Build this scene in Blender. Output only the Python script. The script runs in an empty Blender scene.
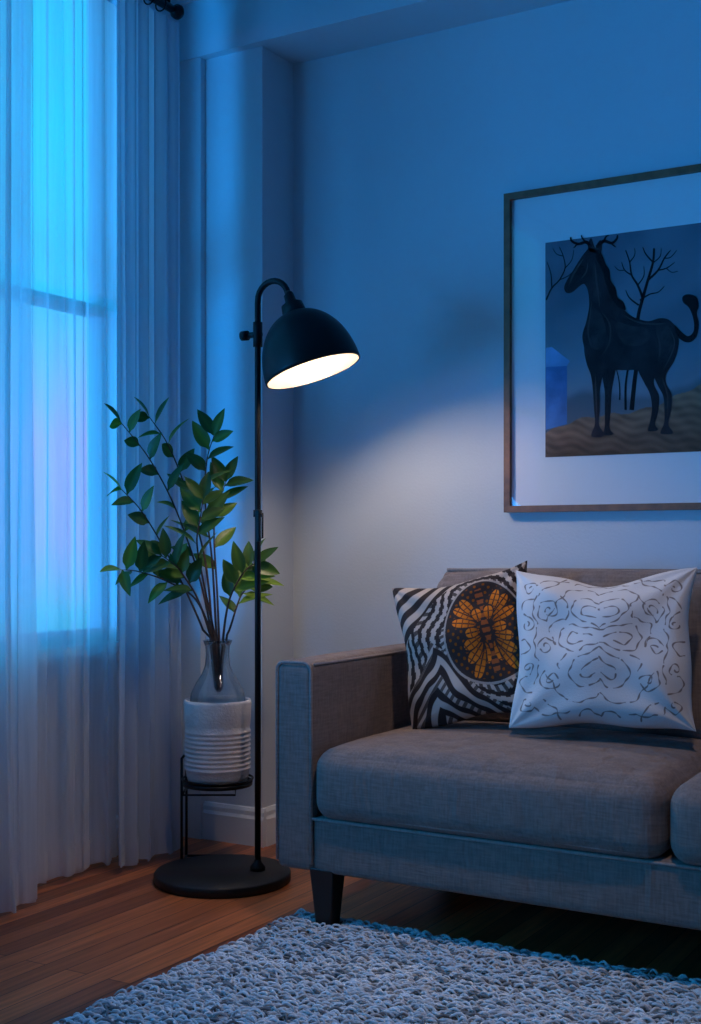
import bpy, bmesh, math, random
import numpy as np
from mathutils import Vector, Matrix
random.seed(4); np.random.seed(4)
S = bpy.context.scene
COL = S.collection

# ---------------------------------------------------------------- materials
def newmat(name):
    m = bpy.data.materials.new(name); m.use_nodes = True
    nt = m.node_tree; nt.nodes.clear()
    out = nt.nodes.new('ShaderNodeOutputMaterial')
    return m, nt, out
def pbr(name, col, rough=.6, metal=0, bump=0, bscale=50, var=0, vscale=4, stretch=(1,1,1), spec=.5, sheen=0, coat=0):
    m, nt, out = newmat(name); N = nt.nodes; L = nt.links
    b = N.new('ShaderNodeBsdfPrincipled')
    b.inputs['Base Color'].default_value = (*col, 1)
    b.inputs['Roughness'].default_value = rough
    b.inputs['Metallic'].default_value = metal
    b.inputs['Specular IOR Level'].default_value = spec
    b.inputs['Sheen Weight'].default_value = sheen
    b.inputs['Coat Weight'].default_value = coat
    L.new(b.outputs[0], out.inputs[0])
    tc = N.new('ShaderNodeTexCoord'); mp = N.new('ShaderNodeMapping')
    mp.inputs['Scale'].default_value = stretch
    L.new(tc.outputs['Object'], mp.inputs[0])
    if var:
        n = N.new('ShaderNodeTexNoise'); n.inputs['Scale'].default_value = vscale; n.inputs['Detail'].default_value = 6
        L.new(mp.outputs[0], n.inputs['Vector'])
        r = N.new('ShaderNodeMapRange'); r.inputs['From Min'].default_value = .3; r.inputs['From Max'].default_value = .7
        r.inputs['To Min'].default_value = 1-var; r.inputs['To Max'].default_value = 1+var
        L.new(n.outputs['Fac'], r.inputs['Value'])
        v = N.new('ShaderNodeVectorMath'); v.operation = 'SCALE'; v.inputs[0].default_value = col
        L.new(r.outputs[0], v.inputs['Scale']); L.new(v.outputs[0], b.inputs['Base Color'])
    if bump:
        n = N.new('ShaderNodeTexNoise'); n.inputs['Scale'].default_value = bscale; n.inputs['Detail'].default_value = 4
        L.new(mp.outputs[0], n.inputs['Vector'])
        bu = N.new('ShaderNodeBump'); bu.inputs['Strength'].default_value = bump; bu.inputs['Distance'].default_value = .01
        L.new(n.outputs['Fac'], bu.inputs['Height']); L.new(bu.outputs[0], b.inputs['Normal'])
    return m
def fabric(name, col, wrinkle=.5):
    m, nt, out = newmat(name); N = nt.nodes; L = nt.links
    b = N.new('ShaderNodeBsdfPrincipled'); b.inputs['Roughness'].default_value = .9
    b.inputs['Specular IOR Level'].default_value = .12; b.inputs['Sheen Weight'].default_value = .06
    L.new(b.outputs[0], out.inputs[0])
    tc = N.new('ShaderNodeTexCoord')
    def wav(axis_scale, sc):
        mp = N.new('ShaderNodeMapping'); mp.inputs['Scale'].default_value = axis_scale
        L.new(tc.outputs['Object'], mp.inputs[0])
        n = N.new('ShaderNodeTexNoise'); n.inputs['Scale'].default_value = sc; n.inputs['Detail'].default_value = 3
        L.new(mp.outputs[0], n.inputs['Vector']); return n
    a = wav((1,1,.12), 200); c = wav((.12,.12,1), 200)
    ad = N.new('ShaderNodeMath'); ad.operation = 'ADD'
    L.new(a.outputs['Fac'], ad.inputs[0]); L.new(c.outputs['Fac'], ad.inputs[1])
    r = N.new('ShaderNodeMapRange'); r.inputs['From Min'].default_value = .75; r.inputs['From Max'].default_value = 1.25
    r.inputs['To Min'].default_value = .84; r.inputs['To Max'].default_value = 1.16
    L.new(ad.outputs[0], r.inputs['Value'])
    v = N.new('ShaderNodeVectorMath'); v.operation = 'SCALE'; v.inputs[0].default_value = col
    L.new(r.outputs[0], v.inputs['Scale']); L.new(v.outputs[0], b.inputs['Base Color'])
    b1 = N.new('ShaderNodeBump'); b1.inputs['Strength'].default_value = .35; b1.inputs['Distance'].default_value = .003
    L.new(ad.outputs[0], b1.inputs['Height'])
    mpw = N.new('ShaderNodeMapping'); mpw.inputs['Scale'].default_value = (1,1,.25); L.new(tc.outputs['Object'], mpw.inputs[0])
    w = N.new('ShaderNodeTexNoise'); w.inputs['Scale'].default_value = 13; w.inputs['Detail'].default_value = 2.5; w.inputs['Distortion'].default_value = .6
    L.new(mpw.outputs[0], w.inputs['Vector'])
    b2 = N.new('ShaderNodeBump'); b2.inputs['Strength'].default_value = wrinkle; b2.inputs['Distance'].default_value = .03
    L.new(w.outputs['Fac'], b2.inputs['Height']); L.new(b1.outputs[0], b2.inputs['Normal']); L.new(b2.outputs[0], b.inputs['Normal'])
    return m
def emis(name, col, st):
    m, nt, out = newmat(name); e = nt.nodes.new('ShaderNodeEmission')
    e.inputs[0].default_value = (*col, 1); e.inputs[1].default_value = st
    nt.links.new(e.outputs[0], out.inputs[0]); return m
def vcolmat(name, rough=.85, bump=.3):
    m, nt, out = newmat(name); N = nt.nodes; L = nt.links
    b = N.new('ShaderNodeBsdfPrincipled'); b.inputs['Roughness'].default_value = rough
    b.inputs['Specular IOR Level'].default_value = .15
    a = N.new('ShaderNodeAttribute'); a.attribute_name = 'Col'
    L.new(a.outputs['Color'], b.inputs['Base Color']); L.new(b.outputs[0], out.inputs[0])
    if bump:
        tc = N.new('ShaderNodeTexCoord'); n = N.new('ShaderNodeTexNoise'); n.inputs['Scale'].default_value = 260
        L.new(tc.outputs['Object'], n.inputs['Vector'])
        bu = N.new('ShaderNodeBump'); bu.inputs['Strength'].default_value = bump; bu.inputs['Distance'].default_value = .003
        L.new(n.outputs['Fac'], bu.inputs['Height']); L.new(bu.outputs[0], b.inputs['Normal'])
    return m
def sheermat(name, col, opac, transl=.5):
    m, nt, out = newmat(name); N = nt.nodes; L = nt.links
    t = N.new('ShaderNodeBsdfTransparent'); t.inputs[0].default_value = (1,1,1,1)
    d = N.new('ShaderNodeBsdfDiffuse'); d.inputs[0].default_value = (*col,1)
    tr = N.new('ShaderNodeBsdfTranslucent'); tr.inputs[0].default_value = (*col,1)
    m1 = N.new('ShaderNodeMixShader'); m1.inputs[0].default_value = transl
    L.new(d.outputs[0], m1.inputs[1]); L.new(tr.outputs[0], m1.inputs[2])
    m2 = N.new('ShaderNodeMixShader')
    tc = N.new('ShaderNodeTexCoord'); mp = N.new('ShaderNodeMapping'); mp.inputs['Scale'].default_value = (1,1,.05)
    n = N.new('ShaderNodeTexNoise'); n.inputs['Scale'].default_value = 60; n.inputs['Detail'].default_value = 3
    L.new(tc.outputs['Object'], mp.inputs[0]); L.new(mp.outputs[0], n.inputs['Vector'])
    r = N.new('ShaderNodeMapRange'); r.inputs['From Min'].default_value = .3; r.inputs['From Max'].default_value = .7
    r.inputs['To Min'].default_value = max(0,opac-.05); r.inputs['To Max'].default_value = min(1,opac+.05)
    L.new(n.outputs['Fac'], r.inputs['Value']); L.new(r.outputs[0], m2.inputs[0])
    L.new(t.outputs[0], m2.inputs[1]); L.new(m1.outputs[0], m2.inputs[2]); L.new(m2.outputs[0], out.inputs[0])
    return m

M_wall = pbr('wall_paint', (.62,.66,.71), .75, bump=.12, bscale=140, var=.02, vscale=2)
M_trim = pbr('trim_paint', (.72,.75,.79), .45, var=.02, bump=.03)
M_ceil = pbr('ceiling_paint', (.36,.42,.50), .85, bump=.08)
M_black = pbr('black_metal', (.010,.010,.012), .42, metal=.5, bump=.03, bscale=300)
M_base = pbr('black_base', (.012,.012,.013), .5, metal=.3, bump=.05, bscale=200)
M_shadein = pbr('shade_inner', (.17,.145,.115), .5, var=.01)
M_leg = pbr('dark_wood_leg', (.018,.014,.013), .4, var=.2, stretch=(1,1,.1), vscale=40)
M_sofa = fabric('sofa_fabric', (.230,.180,.162), .5)
M_pipe = fabric('sofa_piping', (.31,.255,.235), .0)
M_bronze = pbr('frame_bronze', (.22,.09,.04), .5, metal=.1, var=.3, vscale=30)
M_mat = pbr('mat_board', (.78,.79,.82), .8, bump=.04, bscale=300)
M_pot = pbr('pot_ceramic', (.76,.71,.69), .7, bump=.25, bscale=120, var=.06, vscale=30)
M_bark = pbr('branch_bark', (.11,.052,.035), .8, bump=.4, bscale=150, var=.3, vscale=60)
M_outer = pbr('window_frame_paint', (.45,.5,.6), .5, var=.03)

def floormat():
    m, nt, out = newmat('wood_floor'); N = nt.nodes; L = nt.links
    b = N.new('ShaderNodeBsdfPrincipled'); L.new(b.outputs[0], out.inputs[0])
    tc = N.new('ShaderNodeTexCoord'); mp = N.new('ShaderNodeMapping'); mp.inputs['Rotation'].default_value = (0,0,math.pi/2)
    L.new(tc.outputs['Object'], mp.inputs[0])
    br = N.new('ShaderNodeTexBrick'); br.inputs['Scale'].default_value = 1
    br.inputs['Color1'].default_value = (.54,.165,.055,1); br.inputs['Color2'].default_value = (.15,.043,.021,1)
    br.inputs['Mortar'].default_value = (.02,.01,.008,1); br.inputs['Mortar Size'].default_value = .0014
    br.inputs['Brick Width'].default_value = 1.9; br.inputs['Row Height'].default_value = .062; br.inputs['Bias'].default_value = -.15
    br.offset = .37
    L.new(mp.outputs[0], br.inputs['Vector'])
    mp2 = N.new('ShaderNodeMapping'); mp2.inputs['Scale'].default_value = (1,.05,1); L.new(tc.outputs['Object'], mp2.inputs[0])
    n = N.new('ShaderNodeTexNoise'); n.inputs['Scale'].default_value = 70; n.inputs['Detail'].default_value = 8; n.inputs['Distortion'].default_value = .5
    L.new(mp2.outputs[0], n.inputs['Vector'])
    r = N.new('ShaderNodeMapRange'); r.inputs['From Min'].default_value = .3; r.inputs['From Max'].default_value = .7
    r.inputs['To Min'].default_value = .65; r.inputs['To Max'].default_value = 1.3; L.new(n.outputs['Fac'], r.inputs['Value'])
    v = N.new('ShaderNodeVectorMath'); v.operation = 'SCALE'
    L.new(br.outputs['Color'], v.inputs[0]); L.new(r.outputs[0], v.inputs['Scale']); L.new(v.outputs[0], b.inputs['Base Color'])
    b.inputs['Roughness'].default_value = .30
    b.inputs['Specular IOR Level'].default_value = .35
    bu = N.new('ShaderNodeBump'); bu.inputs['Strength'].default_value = .25; bu.inputs['Distance'].default_value = .002; bu.invert = True
    L.new(br.outputs['Fac'], bu.inputs['Height']); L.new(bu.outputs[0], b.inputs['Normal'])
    return m
M_floor = floormat()

def glasspane(name, fac=.06):
    m, nt, out = newmat(name); N = nt.nodes; L = nt.links
    t = N.new('ShaderNodeBsdfTransparent'); g = N.new('ShaderNodeBsdfGlossy'); g.inputs['Roughness'].default_value = .03
    x = N.new('ShaderNodeMixShader'); x.inputs[0].default_value = fac
    L.new(t.outputs[0], x.inputs[1]); L.new(g.outputs[0], x.inputs[2]); L.new(x.outputs[0], out.inputs[0]); return m
M_pane = glasspane('window_glass', .05)
M_pglass = glasspane('picture_glass', .018)
mg, nt, out = newmat('vase_glass')
g1 = nt.nodes.new('ShaderNodeBsdfGlass'); g1.inputs['IOR'].default_value = 1.35; g1.inputs['Roughness'].default_value = .02
g1.inputs['Color'].default_value = (.95,.98,1,1)
t1 = nt.nodes.new('ShaderNodeBsdfTransparent'); x1 = nt.nodes.new('ShaderNodeMixShader'); x1.inputs[0].default_value = .3
nt.links.new(g1.outputs[0], x1.inputs[1]); nt.links.new(t1.outputs[0], x1.inputs[2]); nt.links.new(x1.outputs[0], out.inputs[0])
M_vase = mg

# ---------------------------------------------------------------- mesh helpers
def obj(name, verts, faces, mat=None, parent=None, smooth=False):
    me = bpy.data.meshes.new(name); me.from_pydata([tuple(v) for v in verts], [], faces); me.update()
    o = bpy.data.objects.new(name, me); COL.objects.link(o)
    if mat: me.materials.append(mat)
    if smooth: me.polygons.foreach_set('use_smooth', [True]*len(me.polygons))
    if parent: o.parent = parent
    return o
def empty(name):
    o = bpy.data.objects.new(name, None); o.empty_display_size = .1; COL.objects.link(o); return o
def boxdata(lo, hi):
    x0,y0,z0 = lo; x1,y1,z1 = hi
    v = [(x0,y0,z0),(x1,y0,z0),(x1,y1,z0),(x0,y1,z0),(x0,y0,z1),(x1,y0,z1),(x1,y1,z1),(x0,y1,z1)]
    f = [(0,3,2,1),(4,5,6,7),(0,1,5,4),(1,2,6,5),(2,3,7,6),(3,0,4,7)]
    return v, f
def box(name, lo, hi, mat, parent=None, bevel=0, seg=3):
    v, f = boxdata(lo, hi); o = obj(name, v, f, mat, parent)
    if bevel:
        b = o.modifiers.new('b','BEVEL'); b.width = bevel; b.segments = seg
        o.data.polygons.foreach_set('use_smooth', [True]*6)
        b.harden_normals = True
    return o
def boxes(name, lst, mat, parent=None):
    V=[];F=[]
    for lo,hi in lst:
        v,f = boxdata(lo,hi); n=len(V); V+=v; F+=[tuple(i+n for i in q) for q in f]
    return obj(name, V, F, mat, parent)
def lathe(name, prof, mat, parent=None, loc=(0,0,0), seg=64, rot=None):
    V=[];F=[]
    n=len(prof)
    for r,z in prof:
        for k in range(seg):
            a=2*math.pi*k/seg; V.append(Vector((r*math.cos(a), r*math.sin(a), z)))
    for i in range(n-1):
        for k in range(seg):
            k2=(k+1)%seg; F.append((i*seg+k, i*seg+k2, (i+1)*seg+k2, (i+1)*seg+k))
    M = Matrix.Translation(loc) @ (rot.to_4x4() if rot else Matrix.Identity(4))
    V=[M@v for v in V]
    o = obj(name, V, F, mat, parent, True)
    bm = bmesh.new(); bm.from_mesh(o.data); bmesh.ops.remove_doubles(bm, verts=bm.verts, dist=1e-5)
    bmesh.ops.recalc_face_normals(bm, faces=bm.faces); bm.to_mesh(o.data); bm.free()
    return o
def tube(name, pts, rad, mat, parent=None, seg=10, closed=False):
    pts=[Vector(p) for p in pts]; n=len(pts)
    V=[];F=[]
    up=None
    for i,p in enumerate(pts):
        if closed: t=(pts[(i+1)%n]-pts[i-1]).normalized()
        else: t=(pts[min(i+1,n-1)]-pts[max(i-1,0)]).normalized()
        if up is None:
            up = t.orthogonal().normalized()
        up=(up-t*up.dot(t))
        up = up.normalized() if up.length>1e-6 else t.orthogonal().normalized()
        s=t.cross(up); r=rad[i] if isinstance(rad,(list,tuple)) else rad
        for k in range(seg):
            a=2*math.pi*k/seg; V.append(p+up*(r*math.cos(a))+s*(r*math.sin(a)))
    m = n if closed else n-1
    for i in range(m):
        j=(i+1)%n
        for k in range(seg):
            k2=(k+1)%seg; F.append((i*seg+k,i*seg+k2,j*seg+k2,j*seg+k))
    if not closed:
        F.append(tuple(range(seg-1,-1,-1))); F.append(tuple((n-1)*seg+k for k in range(seg)))
    return obj(name,V,F,mat,parent,True)
def rbox(name, lo, hi, r, mat, parent=None, crown=0, n=22, bulge=0):
    lo=Vector(lo); hi=Vector(hi); c=(lo+hi)/2; h=(hi-lo)/2
    bm=bmesh.new(); bmesh.ops.create_cube(bm,size=2)
    bmesh.ops.subdivide_edges(bm, edges=bm.edges[:], cuts=n, use_grid_fill=True)
    for v in bm.verts:
        u=Vector([math.copysign((1-(1-abs(v.co[i]))**1.7),v.co[i]) for i in range(3)])
        p=Vector([u[i]*h[i] for i in range(3)])
        q=Vector([max(-(h[i]-r),min(h[i]-r,p[i])) for i in range(3)])
        d=p-q
        if d.length>1e-9: p=q+d.normalized()*r
        w=(1-u.x**4)*(1-u.y**4)
        if p.z>0: p.z+=crown*w*(p.z/h.z)
        if bulge:
            p.y += math.copysign(bulge*(1-u.x**4)*(1-u.z**2),u.y)*abs(u.y)
        v.co=p+c
    bmesh.ops.recalc_face_normals(bm, faces=bm.faces)
    me=bpy.data.meshes.new(name); bm.to_mesh(me); bm.free()
    me.materials.append(mat); me.polygons.foreach_set('use_smooth',[True]*len(me.polygons))
    o=bpy.data.objects.new(name,me); COL.objects.link(o)
    if parent: o.parent=parent
    return o

# ---------------------------------------------------------------- camera
YAW = math.radians(30.6)
cam = bpy.data.cameras.new('camera'); co = bpy.data.objects.new('camera', cam); COL.objects.link(co)
co.location = (2.624,-3.329,.95); co.rotation_euler = (math.pi/2,0,YAW)
cam.sensor_width = 36; cam.lens = 44.65; cam.shift_y = .034
S.camera = co

# ---------------------------------------------------------------- room shell
WB=.18
XR=4.3; YF=-4.3; H=2.78; WT=.10
box('floor', (-WT,YF-.1,-.1),(XR+.1,WB+.1,0), M_floor)
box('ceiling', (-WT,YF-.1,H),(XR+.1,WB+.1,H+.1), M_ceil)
box('wall_back', (-WT,WB,0),(XR+.1,WB+.1,H), M_wall)
box('wall_right', (XR,YF,0),(XR+.1,WB,H), M_wall)
box('wall_front', (-WT,YF-.1,0),(XR+.1,YF,H), M_wall)
WY0,WY1,WZ0,WZ1 = -3.05,-.33,.66,2.68
boxes('wall_left', [((-WT,YF,0),(0,WY0,H)),((-WT,WY1,0),(0,WB,H)),((-WT,WY0,0),(0,WY1,WZ0)),((-WT,WY0,WZ1),(0,WY1,H))], M_wall)
boxes('wall_pilaster', [((0,0,0),(.33,WB,2.54)),((0,-.025,0),(.104,0,2.54))], M_wall)
boxes('trim_1', [((0,-.035,2.54),(XR,WB,2.72)),((0,-.055,2.72),(XR,WB,H))], M_wall)
def profile_run(name, prof, p0, p1, outdir, mat):
    V=[];F=[];n=len(prof)
    for p in (p0,p1):
        for o_,z in prof: V.append((p[0]+outdir[0]*o_, p[1]+outdir[1]*o_, z))
    for i in range(n):
        j=(i+1)%n; F.append((i,j,n+j,n+i))
    F.append(tuple(range(n-1,-1,-1))); F.append(tuple(range(n,2*n)))
    o=obj(name,V,F,mat)
    bm=bmesh.new(); bm.from_mesh(o.data); bmesh.ops.recalc_face_normals(bm,faces=bm.faces); bm.to_mesh(o.data); bm.free()
    return o
bp=[(0,0),(.018,0),(.018,.085),(.012,.095),(.012,.108),(.006,.118),(0,.12)]
profile_run('baseboard_pilaster', bp, (.104,0),(.345,0),(0,-1),M_trim)
profile_run('baseboard_return', bp, (.33,0),(.33,WB),(1,0),M_trim)
profile_run('baseboard_back', bp, (.33,WB),(XR,WB),(0,-1),M_trim)
profile_run('baseboard_left', bp, (0,YF),(0,-.025),(1,0),M_trim)

win = empty('window_1')
L=[]
FXa,FXb=-.060,-.020
L += [((FXa,WY0,WZ0),(FXb,WY1,WZ0+.04)),((FXa,WY0,WZ1-.04),(FXb,WY1,WZ1))]
ys=[WY0, -2.1, -1.2, WY1]
for y in ys: 
    a=max(WY0,y-.03); b=min(WY1,y+.03); L.append(((FXa,a,WZ0),(FXb,b,WZ1)))
L.append(((FXa,WY0,1.655),(FXb,WY1,1.69)))
boxes('sash_frame', L, M_outer, win)
boxes('casing', [((0,WY1,WZ0-.06),(.015,WY1+.07,WZ1+.04)),((0,WY0-.07,WZ0-.06),(.015,WY0,WZ1+.04)),((0,WY0-.07,WZ1),(.015,WY1+.07,WZ1+.04)),((0,WY0-.1,WZ0-.03),(.045,WY1+.08,WZ0))], M_trim, win)
box('glass_pane', (-.042,WY0+.02,WZ0+.02),(-.038,WY1-.02,WZ1-.02), M_pane, win)

# ---------------------------------------------------------------- curtains
def curtain(name, y0,y1,xb,amp,folds,z0,z1,mat,seed,parent,wander=.03,hem=.07,swell=.02):
    rs=random.Random(seed); ph=[rs.uniform(0,6.28) for _ in range(8)]
    nu=int(folds*18); nv=40; V=[];F=[]
    sp=(y1-y0)/folds
    def P(u,z):
        k=(z-z0)/(z1-z0)
        pp=2*math.pi*folds*(u+.022*math.sin(2*math.pi*2.3*u+ph[0])+.014*math.sin(2*math.pi*5.1*u+ph[1]))
        pp+= .5*math.sin(2.1*z+ph[2]+4*u)*(1-k)
        A=amp*(.70+.40*math.sin(2*math.pi*3.3*u+ph[3]+z*.6))*(.65+.45*(1-k))
        x=xb+A*math.sin(pp)+ .25*A*math.sin(2*pp+ph[4]+z) + swell*(1-k)**2*math.sin(2*math.pi*1.3*u+ph[5])
        y=y0+(y1-y0)*u + .12*sp*math.sin(2*pp+ph[6])+ wander*(1-k)*math.sin(2*math.pi*1.1*u+ph[7])
        return x,y
    for j in range(nv+1):
        z=z0+(z1-z0)*j/nv
        for i in range(nu+1):
            x,y=P(i/nu,z); V.append((x,y,z+(.008*math.sin(i*.25+ph[2]) if j==0 else 0)))
    for j in range(nv):
        for i in range(nu):
            a=j*(nu+1)+i; F.append((a,a+1,a+nu+2,a+nu+1))
    if hem:
        base=len(V)
        for jj,z in enumerate((z0+.002,z0+hem)):
            for i in range(nu+1):
                x,y=P(i/nu,z); V.append((x+.004,y,z))
        for i in range(nu):
            a=base+i; F.append((a,a+1,a+nu+2,a+nu+1))
    return obj(name,V,F,mat,parent,True)
M_sheer = sheermat('sheer_voile', (.95,.95,.97), .70, .56)
M_drape = sheermat('drape_linen', (.70,.75,.84), .86, .50)
sh=empty('sheer_curtain')
curtain('voile_panel', -1.70,-.82,.178,.034,6,.012,2.565,M_sheer,3,sh,hem=.09)
curtain('voile_panel_inner', -.95,-.40,.092,.018,6,.02,2.565,M_sheer,11,sh,wander=.006,hem=.08,swell=.005)
dr=empty('drape_curtain')
curtain('linen_panel', -.515,-.212,.168,.024,4.6,.02,2.565,M_drape,8,dr,wander=.006,swell=.004)
rod=empty('curtain_rod')
tube('rod', [(.155,-3.2,2.61),(.155,-.235,2.61)], .013, M_black, rod, 16)
lathe('finial', [(0,0),(.013,0),(.015,.01),(.022,.018),(.023,.030),(.016,.040),(0,.043)], M_black, rod, (.155,-.235,2.61), 24, Matrix.Rotation(-math.pi/2,3,'X'))
for i,y in enumerate((-.255,-3.15)):
    tube('bracket_%d'%(i+1), [(.155,y,2.61),(.155,y,H)], .007, M_black, rod, 10)
for i in range(26):
    y=-1.69+i*.056
    tube('ring_%d'%(i+1), [(.155+.02*math.cos(a),y,2.604+.02*math.sin(a)) for a in [k*math.pi/8 for k in range(16)]], .0025, M_black, rod, 6, True)

# ---------------------------------------------------------------- floor lamp
lamp=empty('floor_lamp')
lathe('base_disc', [(0,.0),(.190,.0),(.194,.004),(.194,.024),(.190,.029),(0,.030)], M_base, lamp, (.470,-.402,0), 96)
PX,PY=.554,-.348
arc=[(PX,PY,.028),(PX,PY,.8),(PX,PY,1.4),(PX,PY,1.645)]
cx=PX+.052
for k in range(1,13):
    a=math.pi-math.pi*.93*k/12
    arc.append((cx+.052*math.cos(a),PY,1.65+.052*math.sin(a)))
tube('pole', arc, .0088, M_black, lamp, 16)
lathe('pole_foot', [(0,.029),(.022,.029),(.022,.04),(.012,.052),(.0088,.06)], M_black, lamp, (PX,PY,0), 24)
tube('height_knob', [(PX-.045,PY,1.555),(PX+.012,PY,1.555)], .0085, M_black, lamp, 14)
tube('height_knob_cap', [(PX-.055,PY,1.555),(PX-.035,PY,1.555)], .014, M_black, lamp, 16)
tube('pole_collar', [(PX,PY,1.52),(PX,PY,1.59)], .0135, M_black, lamp, 16)
box('switch_plate', (PX+.004,PY-.02,.965),(PX+.018,PY-.008,1.055), M_black, lamp, .003)
tube('switch_clamp', [(PX,PY,1.035),(PX,PY,1.055)], .013, M_black, lamp, 14)
tube('switch_hook', [(PX+.01,PY-.014,.975),(PX+.026,PY-.014,.975),(PX+.026,PY-.014,1.045),(PX+.01,PY-.014,1.045)], .003, M_black, lamp, 8)
ndir=Vector((.30,.085,-.948)).normalized()
C=Vector((.742,-.35,1.436))
R=Vector((0,0,-1)).rotation_difference(ndir).to_matrix()
outer=[];R0=.137;Hh=.178
for k in range(0,25):
    a=k/24*math.pi/2
    outer.append((R0*math.cos(a)**.92 if k<24 else 0, Hh*math.sin(a)))
inner=[(max(r-.003,0),max(z-.003,0)) for r,z in outer]
lathe('shade', [(R0-.003,0)]+outer, M_black, lamp, C, 72, R)
lathe('shade_lining', [(r*.985,z*.98) for r,z in inner], M_shadein, lamp, C, 72, R)
lathe('shade_cap', [(.0,Hh+.05),(.014,Hh+.05),(.016,Hh+.03),(.03,Hh+.022),(.034,Hh-.002),(.036,Hh-.01)], M_black, lamp, C, 32, R)
tip=C-ndir*(Hh+.045)
tube('shade_neck', [arc[-1], tuple((Vector(arc[-1])+tip)/2+Vector((.004,0,.002))), tuple(tip)], .010, M_black, lamp, 12)
M_bulb=emis('warm_bulb',(1,.79,.60),200)
bc=C-ndir*.078
lathe('bulb', [(.036*math.sin(a),.036*math.cos(a)) for a in [k*math.pi/14 for k in range(15)]], M_bulb, lamp, bc, 24, R)
lathe('bulb_socket', [(0,Hh-.006),(.02,Hh-.006),(.02,.115),(0,.115)], M_shadein, lamp, C, 24, R)

# ---------------------------------------------------------------- sofa
sofa=empty('sofa')
SX0=.838; AW=.108; SYF=-.68; SYB=.155
ZB=.145
SX1=SX0+2*AW+2*.885
AH=.662
def arm(name,x0):
    rbox(name,(x0,SYF,ZB),(x0+AW,SYB-.005,AH),.020,M_sofa,sofa,crown=.006,n=20)
    r=.02; e=.004; x1=x0+AW
    def corner(cx_,cz_,a0,a1):
        return [(cx_+r*math.cos(a),SYF+.003,cz_+r*math.sin(a)) for a in [a0+(a1-a0)*k/6 for k in range(7)]]
    pts = [(x0+e,SYF+.004,ZB+.02)]+corner(x0+e+r,AH-e-r+.004,math.pi,math.pi/2)+corner(x1-e-r,AH-e-r+.004,math.pi/2,0)+[(x1-e,SYF+.004,ZB+.02)]
    tube(name+'_piping',pts,.0042,M_pipe,sofa,8)
    tube(name+'_piping_top_inner',[(x1-e if x0<1.5 else x0+e,SYF+.02,AH-.005),(x1-e if x0<1.5 else x0+e,SYB-.03,AH-.005)],.0042,M_pipe,sofa,8)
    tube(name+'_piping_top_outer',[(x0+e if x0<1.5 else x1-e,SYF+.02,AH-.005),(x0+e if x0<1.5 else x1-e,SYB-.03,AH-.005)],.0042,M_pipe,sofa,8)
arm('arm_1',SX0); arm('arm_2',SX1-AW)
rbox('base_rail',(SX0+AW-.004,SYF+.004,ZB),(SX1-AW+.004,SYB-.03,.285),.018,M_sofa,sofa,n=14)
tube('base_piping',[(SX0+AW,SYF+.004,.278),(SX1-AW,SYF+.004,.278)],.004,M_pipe,sofa,8)
for i in range(2):
    x0=SX0+AW+.003+i*.885; x1=x0+.879
    rbox('seat_cushion_%d'%(i+1),(x0,SYF-.018,.276),(x1,-.04,.452),.05,M_sofa,sofa,crown=.026,n=30,bulge=.008)
    for zz,k in ((.424,'top'),(.300,'bottom')):
        yy=SYF-.018+.012
        pts=[(x0+.006,-.1,zz)]
        rr=.04
        pts+=[(x0+.012+rr-rr*math.cos(a),yy+rr-rr*math.sin(a),zz) for a in [j*math.pi/12 for j in range(7)]]
        for j in range(1,12):
            u=j/12*2-1
            pts.append((x0+.05+(x1-x0-.1)*j/12, yy-.008*(1-u**4)*.6+.002, zz+.002*math.sin(j)))
        pts+=[(x1-.012-rr+rr*math.sin(a),yy+rr-rr*math.cos(a),zz) for a in [j*math.pi/12 for j in range(7)]]
        pts+=[(x1-.006,-.1,zz)]
        tube('seat_piping_%s_%d'%(k,i+1),pts,.0045,M_pipe,sofa,8)
rbox('back_frame',(SX0+AW-.002,.02,.2),(SX1-AW+.002,SYB,.885),.035,M_sofa,sofa,n=18,crown=.004)
for i in range(2):
    x0=SX0+AW+.004+i*.885; x1=x0+.877
    rbox('back_cushion_%d'%(i+1),(x0+.03,-.10,.455),(x1-.01,.035,.868),.045,M_sofa,sofa,crown=.018,n=22,bulge=.012)
tube('back_piping',[(SX0+AW+.02,.035,.883),(SX1-AW-.02,.035,.883)],.0045,M_pipe,sofa,8)
def leg(name,x,y,z0):
    a=.034;b=.022;h=ZB+.012
    V=[(x-b,y-b,z0),(x+b,y-b,z0),(x+b,y+b,z0),(x-b,y+b,z0),(x-a,y-a,h),(x+a,y-a,h),(x+a,y+a,h),(x-a,y+a,h)]
    F=[(0,3,2,1),(4,5,6,7),(0,1,5,4),(1,2,6,5),(2,3,7,6),(3,0,4,7)]
    o=obj(name,V,F,M_leg,sofa); m=o.modifiers.new('b','BEVEL'); m.width=.004; m.segments=2
RZ=.009
leg('leg_1',SX0+.130,-.64,RZ); leg('leg_2',SX1-.130,-.64,RZ); leg('leg_3',SX0+.130,.09,0); leg('leg_4',SX1-.130,.09,0)

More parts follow.
